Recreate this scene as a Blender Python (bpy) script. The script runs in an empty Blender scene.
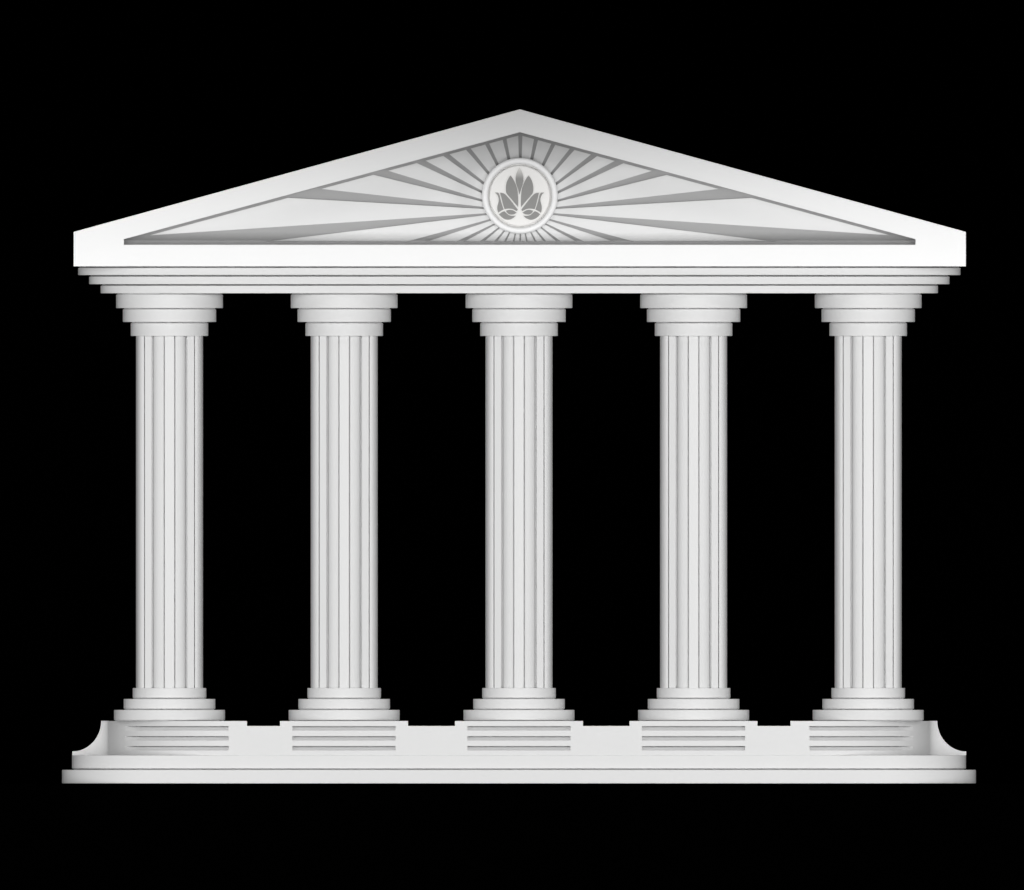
import bpy, math
from mathutils import Vector
R = math.radians
sc = bpy.context.scene
C = sc.collection
def X(px): return (px - 512) * 0.01
def Z(py): return (783.6 - py) * 0.01

# ---------------------------------------------------------------- camera
cd = bpy.data.cameras.new('camera'); cd.type = 'ORTHO'; cd.ortho_scale = 10.24
cd.clip_start = 0.1; cd.clip_end = 200
cam = bpy.data.objects.new('camera', cd); C.objects.link(cam)
cam.location = (0, -6.0, Z(445)); cam.rotation_euler = (R(90), 0, 0)
sc.camera = cam
# ---------------------------------------------------------------- world (unlit studio)
w = bpy.data.worlds.new('World'); sc.world = w; w.use_nodes = True
w.node_tree.nodes['Background'].inputs[0].default_value = (0, 0, 0, 1)
w.node_tree.nodes['Background'].inputs[1].default_value = 0
sc.view_settings.view_transform = 'Standard'; sc.view_settings.look = 'None'
sc.view_settings.exposure = 0; sc.view_settings.gamma = 1
# ---------------------------------------------------------------- lamps (softboxes)
def softbox(name, loc, target, sx, sy, power, spread):
    l = bpy.data.lights.new(name, 'AREA'); l.shape = 'RECTANGLE'; l.size = sx; l.size_y = sy
    l.energy = power; l.spread = R(spread); l.color = (1, 1, 1)
    o = bpy.data.objects.new(name, l); C.objects.link(o); o.location = loc
    o.rotation_euler = (Vector(target) - Vector(loc)).to_track_quat('-Z', 'Y').to_euler()
    return o
FT, FB = 6.34, -3.0
softbox('front_softbox', (0, -7.0, (FT + FB) / 2), (0, 0, (FT + FB) / 2), 15, FT - FB, 390, 30)
softbox('side_softbox', (-10.5, -8.5, 3.0), (0, 0, 3.0), 3.0, 7.0, 150, 110)
softbox('side_softbox', (10.5, -8.5, 3.0), (0, 0, 3.0), 3.0, 7.0, 175, 110)
softbox('top_softbox', (0, -5.5, 12.5), (0, 0, 3.5), 14, 2.0, 60, 120)

# ---------------------------------------------------------------- materials
def stone(name, col, rough=0.62, spec=0.25, var=0.006, bump=0.01, scale=3.0):
    m = bpy.data.materials.new(name); m.use_nodes = True
    nt = m.node_tree; b = nt.nodes['Principled BSDF']
    b.inputs['Roughness'].default_value = rough
    b.inputs['Specular IOR Level'].default_value = spec
    tc = nt.nodes.new('ShaderNodeTexCoord')
    n = nt.nodes.new('ShaderNodeTexNoise'); n.inputs['Scale'].default_value = scale; n.inputs['Detail'].default_value = 5
    nt.links.new(tc.outputs['Object'], n.inputs['Vector'])
    cr = nt.nodes.new('ShaderNodeValToRGB')
    cr.color_ramp.elements[0].position = 0.3; cr.color_ramp.elements[1].position = 0.7
    cr.color_ramp.elements[0].color = tuple(c * (1 - var) for c in col) + (1,)
    cr.color_ramp.elements[1].color = tuple(min(1, c * (1 + var)) for c in col) + (1,)
    nt.links.new(n.outputs['Fac'], cr.inputs['Fac']); nt.links.new(cr.outputs['Color'], b.inputs['Base Color'])
    n2 = nt.nodes.new('ShaderNodeTexNoise'); n2.inputs['Scale'].default_value = 60; n2.inputs['Detail'].default_value = 3
    nt.links.new(tc.outputs['Object'], n2.inputs['Vector'])
    bp = nt.nodes.new('ShaderNodeBump'); bp.inputs['Strength'].default_value = bump; bp.inputs['Distance'].default_value = 0.01
    nt.links.new(n2.outputs['Fac'], bp.inputs['Height']); nt.links.new(bp.outputs['Normal'], b.inputs['Normal'])
    return m
M_STONE = stone('pale_stone', (0.625, 0.625, 0.625))
M_WHITE = stone('white_marble', (0.80, 0.80, 0.80))
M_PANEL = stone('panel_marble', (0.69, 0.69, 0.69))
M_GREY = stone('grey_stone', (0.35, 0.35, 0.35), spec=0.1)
M_DISC = stone('warm_white_plaster', (0.80, 0.792, 0.778))
M_RIM = stone('rim_plaster', (0.86, 0.86, 0.86))
M_PETAL = stone('grey_petal', (0.27, 0.268, 0.262), spec=0.1)
M_BLACK = bpy.data.materials.new('black_velvet'); M_BLACK.use_nodes = True
_b = M_BLACK.node_tree.nodes['Principled BSDF']
_b.inputs['Base Color'].default_value = (0.00015,) * 3 + (1,); _b.inputs['Roughness'].default_value = 1; _b.inputs['Specular IOR Level'].default_value = 0
# middle petal: the same grey, blending to a pale off-white towards its tip
M_TIP = stone('pale_tip_petal', (0.27, 0.268, 0.262), spec=0.1)
def fade(m):
    nt = m.node_tree; b = nt.nodes['Principled BSDF']
    tc = nt.nodes.new('ShaderNodeTexCoord'); sp = nt.nodes.new('ShaderNodeSeparateXYZ')
    nt.links.new(tc.outputs['Generated'], sp.inputs[0])
    mr = nt.nodes.new('ShaderNodeMapRange'); mr.inputs['From Min'].default_value = 0.58; mr.inputs['From Max'].default_value = 1.0
    nt.links.new(sp.outputs['Z'], mr.inputs['Value'])
    src = b.inputs['Base Color'].links[0].from_socket
    mx = nt.nodes.new('ShaderNodeMix'); mx.data_type = 'RGBA'
    nt.links.new(mr.outputs['Result'], mx.inputs['Factor']); nt.links.new(src, mx.inputs['A'])
    mx.inputs['B'].default_value = (0.72, 0.71, 0.69, 1)
    nt.links.new(mx.outputs['Result'], b.inputs['Base Color'])
fade(M_TIP)

# ---------------------------------------------------------------- mesh helpers
def obj(name, verts, faces, mat, parent=None, bevel=0.0, seg=2, angle=35, smooth=True, loc=None):
    me = bpy.data.meshes.new(name); me.from_pydata(verts, [], faces)
    import bmesh
    bm = bmesh.new(); bm.from_mesh(me)
    bmesh.ops.remove_doubles(bm, verts=bm.verts, dist=1e-5)
    bmesh.ops.recalc_face_normals(bm, faces=bm.faces); bm.to_mesh(me); bm.free()
    if smooth:
        me.polygons.foreach_set('use_smooth', [True] * len(me.polygons))
        me.set_sharp_from_angle(angle=R(angle))
    me.materials.append(mat)
    o = bpy.data.objects.new(name, me); C.objects.link(o)
    if parent: o.parent = parent
    if loc: o.location = loc
    if bevel:
        b = o.modifiers.new('bevel', 'BEVEL'); b.width = bevel; b.segments = seg
        b.limit_method = 'ANGLE'; b.angle_limit = R(angle); b.harden_normals = True
    return o

def prism(name, pts, y0, y1, mat, parent=None, bevel=0.0, **k):
    """outline in x-z (metres), from y0 (front) to y1"""
    n = len(pts)
    v = [(x, y0, z) for x, z in pts] + [(x, y1, z) for x, z in pts]
    f = [list(range(n)), list(range(2 * n - 1, n - 1, -1))] + [[i, (i + 1) % n, n + (i + 1) % n, n + i] for i in range(n)]
    return obj(name, v, f, mat, parent, bevel, **k)

def loft(name, loops, mat, parent=None, bevel=0.0, **k):
    n = len(loops[0]); v = [p for L in loops for p in L]; f = [list(range(n))]
    for a in range(len(loops) - 1):
        for i in range(n):
            f.append([a * n + i, a * n + (i + 1) % n, (a + 1) * n + (i + 1) % n, (a + 1) * n + i])
    f.append([(len(loops) - 1) * n + i for i in range(n)])
    return obj(name, v, f, mat, parent, bevel, **k)

def ring(r, z, ry=None, n=96):
    ry = ry or r
    return [(r * math.sin(2 * math.pi * i / n), -ry * math.cos(2 * math.pi * i / n), z) for i in range(n)]

def plan(cx, hx, yf, b, rx, z, yb=0.72, seg=28, i=0.0, ix=0.0):
    """plan with a straight front at yf, front corners curving b deep over rx, square back; i / ix = inset"""
    hx -= ix; yf += i
    pts = [(cx + hx, yb, z), (cx - hx, yb, z)]
    for k in range(seg + 1):
        a = R(180 + 90 * k / seg); pts.append((cx - hx + rx + rx * math.cos(a), yf + b + b * math.sin(a), z))
    for k in range(seg + 1):
        a = R(270 + 90 * k / seg); pts.append((cx + hx - rx + rx * math.cos(a), yf + b + b * math.sin(a), z))
    return pts

# ================================================================ temple
temple = bpy.data.objects.new('temple', None); C.objects.link(temple)
temple['label'] = 'white classical temple front with five fluted columns under a triangular pediment'
temple['category'] = 'temple'
CX = X(519.3)

# ---- steps
def step(l, r, ytop, ybot, yf, b, lip):
    cx = (X(l) + X(r)) / 2; hx = (X(r) - X(l)) / 2; L = []
    P = lambda y, i=0, ix=0: plan(cx, hx, yf, b, 1.0, Z(y), yb=1.02 - yf * 0.05, i=i, ix=ix)
    if lip: L += [P(ybot, 0.10, 0.015), P(ybot - lip, 0.10, 0.015)]
    L += [P(ybot - lip), P(ytop)]
    return loft('step', L, M_STONE, temple, 0.006)
step(62, 976, 769.8, 783.5, -0.76, 0.85, 0)
step(72, 966, 755.3, 769.8, -0.70, 0.85, 1.2)

# ---- pedestals (with three cut slots) and the wall between them
BD = 0.694; BK = 0.98
def slab(name, x0, x1, ytop, ybot, yf, parent, slots=(), s0=0, s1=0, sd=None, nx=40):
    xs = sorted(set([x0 + (x1 - x0) * i / nx for i in range(nx + 1)] + ([s0, s1] if slots else [])))
    zs = sorted(set([ytop, ybot] + [q for s in slots for q in s]))
    v = []; f = []
    def quad(a, b, c, d):
        k = len(v); v.extend([a, b, c, d]); f.append([k, k + 1, k + 2, k + 3])
    def D(x): return sd(x)
    for i in range(len(xs) - 1):
        a, b = xs[i], xs[i + 1]; A, B = X(a), X(b); fa, fb = yf(a), yf(b)
        ins = slots and a >= s0 - 1e-6 and b <= s1 + 1e-6
        for j in range(len(zs) - 1):
            t, u = zs[j], zs[j + 1]; cut = ins and any(abs(s[0] - t) < 1e-6 for s in slots)
            if not cut:
                quad((A, fa, Z(t)), (B, fb, Z(t)), (B, fb, Z(u)), (A, fa, Z(u)))
            else:   # undercut groove: crevice at the top, sloping back face running out at the foot
                prof = [(t, 0), (t, 4.0), (t + 1.0, 4.0), (t + 0.9, 1.0), (u, 0.12), (u, 0)]
                da, db = D(a), D(b)
                for (y1, k1), (y2, k2) in zip(prof, prof[1:]):
                    quad((A, fa + da * k1, Z(y1)), (B, fb + db * k1, Z(y1)), (B, fb + db * k2, Z(y2)), (A, fa + da * k2, Z(y2)))
                for p, fp, dp, hit in ((A, fa, da, abs(a - s0) < 1e-6), (B, fb, db, abs(b - s1) < 1e-6)):
                    if hit and dp > 1e-4: k = len(v); v.extend([(p, fp + dp * q, Z(y)) for y, q in prof]); f.append(list(range(k, k + 6)))
            quad((A, BK, Z(t)), (A, BK, Z(u)), (B, BK, Z(u)), (B, BK, Z(t)))
        for q in (ytop, ybot): quad((A, fa, Z(q)), (B, fb, Z(q)), (B, BK, Z(q)), (A, BK, Z(q)))
    for a in (xs[0], xs[-1]):
        for j in range(len(zs) - 1):
            t, u = zs[j], zs[j + 1]
            quad((X(a), yf(a), Z(t)), (X(a), BK, Z(t)), (X(a), BK, Z(u)), (X(a), yf(a), Z(u)))
    return obj(name, v, f, M_STONE, parent, 0)
SL = [(726.2, 730.6), (736.2, 740.6), (746.1, 750.5)]
flat = lambda x: -BD
for l, r in ((280, 408), (455, 583), (629.5, 757.5)):
    c = (l + r) / 2
    slab('pedestal', l, r, 721, 755.3, flat, temple, SL, c - 51.6, c + 51.6, lambda x: 0.055)
def yl(x):
    if x >= 230: return -BD
    t = min(1, (230 - x) / 129.0); return -BD + 1.65 * (1 - math.sqrt(max(0, 1 - t * t)))
def yr(x): return yl(1038.3 - x)
def dl(x): return 0.055 * max(0, min(1, (x - 124.5) / 14))
slab('pedestal', 104, 247, 721, 755.3, yl, temple, SL, 125.5, 228.6, dl, nx=120)
slab('pedestal', 790.5, 934.3, 721, 755.3, yr, temple, SL, 809.5, 912.8, lambda x: dl(1038.3 - x), nx=120)
for l, r in ((247, 280), (408, 455), (583, 629.5), (757.5, 790.5)):
    slab('base_wall', l, r, 726, 755.3, flat, temple, nx=2)

# ---- curved end brackets (concave top, face sweeping forward into the pedestal)
def bracket(side):
    v = []; f = []; n = 26; rows = []
    # hollow quarter circle centred up and outwards of the bracket
    pxs = [72.3 + 28.9 * math.sin(R(90 * i / n)) for i in range(n + 1)] + [102.5, 104, 105.5, 107, 108, 109]
    for px in pxs:
        q = min(1, (px - 72.3) / 28.9); t = (px - 72.3) / 36.7
        top = 720.8 + 30.6 * math.sqrt(max(0, 1 - q * q))
        yfr = 0.60 - 0.24 * (1 - math.sqrt(max(0, 1 - (t * 0.99) ** 2)))
        rows.append((px, top, yfr))
    def quad(*p): k = len(v); v.extend(p); f.append(list(range(k, k + 4)))
    def xx(px): return X(px) if side < 0 else X(1038.5 - px)
    for (a, ta, fa), (b, tb, fb) in zip(rows, rows[1:]):
        quad((xx(a), fa, Z(ta)), (xx(b), fb, Z(tb)), (xx(b), fb, Z(755.3)), (xx(a), fa, Z(755.3)))
        quad((xx(a), BK, Z(ta)), (xx(b), BK, Z(tb)), (xx(b), BK, Z(755.3)), (xx(a), BK, Z(755.3)))
        quad((xx(a), fa, Z(ta)), (xx(b), fb, Z(tb)), (xx(b), BK, Z(tb)), (xx(a), BK, Z(ta)))
        quad((xx(a), fa, Z(755.3)), (xx(b), fb, Z(755.3)), (xx(b), BK, Z(755.3)), (xx(a), BK, Z(755.3)))
    for (a, ta, fa) in (rows[0], rows[-1]):
        quad((xx(a), fa, Z(ta)), (xx(a), BK, Z(ta)), (xx(a), BK, Z(755.3)), (xx(a), fa, Z(755.3)))
    return obj('end_bracket', v, f, M_STONE, temple)

bracket(-1); bracket(1)

# ---- columns
def flute_profile(z):
    """plan of the shaft: two broad flutes and a fine groove on either side of the middle fillet, front and back"""
    q = [(0, 0), (2.5, 0), (4.7, 0), (4.75, .10), (5.75, .10), (5.8, .014), (8, .015), (11, .017), (13.5, .022), (15.2, .034), (15.9, .046), (16.2, .10), (17.7, .10), (17.8, .010),
         (20, .004), (22.5, -.006), (24.6, -.018), (24.65, .09), (25.35, .09)]
    pts = [(x * 0.01, -math.sqrt(0.335 ** 2 - (x * 0.01) ** 2) + d) for x, d in q]
    pts += [(.254, -.236), (.270, -.231), (.285, -.221), (.298, -.205), (.309, -.185), (.318, -.160), (.3255, -.128), (.331, -.09), (.334, -.048)]
    half = pts + [(.335, 0)] + [(x, -y) for x, y in pts[::-1]]
    full = half + [(-x, y) for x, y in half[-2:0:-1]]
    return [(x, y, z) for x, y in full]
def make_column():
    base = Z(721)
    z = lambda y: Z(y) - base
    col = loft('column', [flute_profile(z(688)), flute_profile(z(336))], M_STONE, temple, 0, angle=28)
    def tiers(name, lst):
        return loft(name, [ring(q[0], z(q[1]), q[0] - q[2] if len(q) > 2 else None) for q in lst], M_STONE, col, 0.004, angle=40)
    tiers('capital', [(0.388, 336), (0.388, 323.1), (0.376, 323.1, .08), (0.376, 322, .08), (0.467, 322), (0.467, 309.2),
                      (0.455, 309.2, .08), (0.455, 308.1, .08), (0.534, 308.1), (0.534, 294.5), (0.522, 294.5, .08), (0.522, 293.3, .08)])
    tiers('column_base', [(0.545, 721, .08), (0.545, 720.1, .08), (0.555, 720.1), (0.555, 709.9), (0.448, 709.9, .08), (0.448, 708.9, .08), (0.458, 708.9),
                          (0.458, 698.9), (0.360, 698.9, .07), (0.360, 697.9, .07), (0.368, 697.9), (0.368, 688)])
    return col
col = make_column()
for i, px in enumerate((169.5, 344.2, 519.0, 693.6, 868.2)):
    if i == 0: c = col
    else:
        c = col.copy(); C.objects.link(c); c.parent = temple
        for ch in col.children:
            d = ch.copy(); C.objects.link(d); d.parent = c
    c.location = (X(px), 0, Z(721))

# ---- entablature: three stepped bands
for l, yt, yb, hy in ((100.5, 284.2, 293.3, 0.56), (89, 275.1, 284.2, 0.60), (78, 266.4, 275.1, 0.64)):
    hx = X(519.2) - X(l); t = yt + 1.4
    P = lambda y, i=0, ix=0: plan(CX, hx, -hy, hy + 0.15, 1.15, Z(y), i=i, ix=ix)
    loft('cornice_band', [P(yb), P(t), P(t, .24, .015), P(yt, .24, .015)], M_STONE, temple, 0.005)

# ---- pediment: frame round a deep triangular recess
PF = -0.72; REC = 0.26; FLOOR = 0.315
out = [(73.6, 266.4), (73.6, 231.9), (519.8, 109.3), (966, 231.9), (966, 266.4)]
inn = [(124, 244.7), (124, 239.2), (519.8, 132.2), (915.4, 239.2), (915.4, 244.7)]
def frame():
    v = []; f = []
    for y in (PF, -PF):
        for ring_ in (out, inn): v += [(X(a), y, Z(b)) for a, b in ring_]
    n = 5
    for i in range(n):
        j = (i + 1) % n
        f.append([i, j, n + j, n + i]); f.append([2 * n + i, 2 * n + j, 3 * n + j, 3 * n + i])
        f.append([i, j, 2 * n + j, 2 * n + i]); f.append([n + i, n + j, 3 * n + j, 3 * n + i])
    return obj('pediment', v, f, M_WHITE, temple, 0.006, smooth=True)
ped = frame()
# the recess is coved: its face curves back under the apex, and the panels roll back at their foot
def cove(py): return 2.3 * (max(0, 175 - py) * 0.01) ** 2
def roll(py): return 10.0 * (max(0, py - 231.5) * 0.01) ** 2
def sheet(name, poly, yf, yb, mat, parent, bevel=0):
    """outline in picture px; front depth follows yf(py), back flat at yb"""
    ys = [p[1] for p in poly]; lo, hi = min(ys), max(ys)
    cuts = [q for q in list(range(134, 176, 3)) + [176, 205, 231.5] + [232.5 + 1.0 * i for i in range(9)] if lo + .2 < q < hi - .2]
    lev = [lo] + cuts + [hi]; v = []; f = []
    def q(*p): k = len(v); v.extend(p); f.append(list(range(k, k + len(p))))
    F = lambda p: (X(p[0]), yf(p[1]), Z(p[1])); B = lambda p: (X(p[0]), yb, Z(p[1]))
    for a, b in zip(lev, lev[1:]):
        s = clip(clip(poly, (0, a), (1, a)), (1, b), (0, b))
        s = [p for i, p in enumerate(s) if math.dist(p, s[i - 1]) > 1e-4]
        if len(s) < 3: continue
        q(*[F(p) for p in s]); q(*[B(p) for p in s])
        for i in range(len(s)):
            p, r = s[i - 1], s[i]
            if (abs(p[1] - r[1]) < 1e-4) and not (abs(p[1] - lo) < 1e-3 or abs(p[1] - hi) < 1e-3): continue
            q(F(p), F(r), B(r), B(p))
    return obj(name, v, f, mat, parent, bevel, angle=30)
def clip(poly, a, b):
    """keep the side of line a->b that lies to its right on the picture (y down: cross > 0)"""
    o = []
    def s(p): return (b[0] - a[0]) * (p[1] - a[1]) - (b[1] - a[1]) * (p[0] - a[0])
    for i in range(len(poly)):
        p, q = poly[i], poly[(i + 1) % len(poly)]; sp, sq = s(p), s(q)
        if sp >= 0: o.append(p)
        if (sp >= 0) != (sq >= 0):
            t = sp / (sp - sq); o.append((p[0] + t * (q[0] - p[0]), p[1] + t * (q[1] - p[1])))
    return o
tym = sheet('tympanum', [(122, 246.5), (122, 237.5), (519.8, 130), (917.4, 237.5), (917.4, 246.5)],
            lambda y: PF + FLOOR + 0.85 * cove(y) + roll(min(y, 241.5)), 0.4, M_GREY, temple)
# sunburst panels: sectors between the rays, clipped to the recess
FC = (520.3, 211.0)
off = 3.0
L_ = ((124, 239.2 + off), (519.8, 132.2 + off)); R_ = ((519.8, 132.2 + off), (915.4, 239.2 + off)); B_ = ((915.4, 241.6), (124, 241.6))
up = [4.8, 15.4, 26.4, 37.1, 50, 63.7, 77.6]; down = [5.3, 16.6, 27.1, 38.5, 51, 63.5, 77.6]
rays = sorted(up + [90] + [180 - a for a in up] + [180 + a for a in down] + [270] + [360 - a for a in down])
HW = 1.55
for k, a in enumerate(rays):
    b = rays[(k + 1) % len(rays)] + (360 if k == len(rays) - 1 else 0)
    a0, a1 = R(a + HW), R(b - HW); r0, r1 = 12, 900
    P = lambda r, t: (FC[0] + r * math.cos(t), FC[1] - r * math.sin(t))
    poly = [P(r0, a0), P(r1, a0), P(r1, a1), P(r0, a1)]
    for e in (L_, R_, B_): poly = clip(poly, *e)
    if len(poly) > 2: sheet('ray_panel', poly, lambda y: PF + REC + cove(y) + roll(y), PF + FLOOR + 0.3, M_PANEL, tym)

# ---- medallion
MC = (X(519.8), Z(195.8))
def turned(name, prof, mat, parent, n=96, **k):
    loops = [[(MC[0] + r * math.sin(2 * math.pi * i / n), y, MC[1] + r * math.cos(2 * math.pi * i / n)) for i in range(n)] for r, y in prof]
    return loft(name, loops, mat, parent, 0, **k)
MF = PF + 0.06
disc = turned('medallion', [(0.335, PF + FLOOR + .02), (0.335, MF + 0.09), (0.301, MF + 0.09), (0.301, MF + .008), (0.293, MF), (0.001, MF - 0.004)], M_DISC, temple, angle=25)
rp = [(0.318, MF + 0.12), (0.318, MF + 0.012)] + [(0.349 + 0.031 * math.cos(R(180 - 180 * i / 14)), MF + 0.012 - 0.035 * math.sin(R(180 * i / 14))) for i in range(1, 14)] + [(0.38, MF + 0.012), (0.38, PF + FLOOR + 0.12), (0.34, PF + FLOOR + 0.12)]
turned('rim', rp, M_RIM, disc, angle=50)
def smooth_poly(p, it=2):
    """round the outline, keeping points flagged as sharp"""
    for _ in range(it):
        o = []
        for i, q in enumerate(p):
            if len(q) > 2: o.append(q); continue
            a, b = p[i - 1], p[(i + 1) % len(p)]
            o.append((q[0] * .75 + a[0] * .25, q[1] * .75 + a[1] * .25)); o.append((q[0] * .75 + b[0] * .25, q[1] * .75 + b[1] * .25))
        p = o
    return p
S = 1
petals = [
    [(303, 155, S), (262, 215), (236, 290), (233, 390), (250, 430), (330, 520), (416, 624, S), (420, 560), (418, 450), (402, 340), (362, 240), (330, 185)],
    [(150, 410, S), (205, 418), (245, 452), (322, 543), (412, 662, S), (397, 684, S), (345, 655), (285, 645), (216, 655, S), (195, 590), (170, 490)],
    [(72, 408, S), (122, 410, S), (140, 440), (160, 530), (185, 610), (203, 660, S), (160, 682), (122, 708, S), (106, 650), (110, 600), (130, 540), (128, 490), (110, 440)],
    [(238, 678, S), (290, 662), (345, 672), (397, 708, S), (350, 735), (300, 738), (262, 718)],
    [(132, 732, S), (170, 702), (213, 684, S), (240, 715), (290, 750), (345, 756), (385, 750, S), (330, 800), (260, 817), (190, 792)],
]
mid = [(437, 30, S), (468, 80), (492, 150), (499, 215), (487, 280), (462, 350), (438, 440, S)]
mid = mid + [(876 - p[0],) + tuple(p[1:]) for p in mid[-2:0:-1]]
U = lambda p: (X(490 + p[0] / 14.833), Z(165 + p[1] / 14.833))
for shp in petals:
    for mir in (False, True):
        q = [((877 - p[0]) if mir else p[0],) + tuple(p[1:]) for p in shp]
        prism('petal', [U(p) for p in smooth_poly(q)], MF - 0.012, MF + 0.01, M_PETAL, disc)
prism('petal', [U(p) for p in smooth_poly(mid)], MF - 0.012, MF + 0.01, M_TIP, disc)['label'] = 'middle petal fading to white at its tip'

# ================================================================ setting: black studio
def box(name, x0, x1, y0, y1, z0, z1):
    o = prism(name, [(x0, z0), (x1, z0), (x1, z1), (x0, z1)], y0, y1, M_BLACK, smooth=False)
    o['kind'] = 'structure'; return o
box('ground', -30, 30, -0.80, 12, -6, -0.004)
box('background', -30, 30, 12, 12.2, -6, 25)
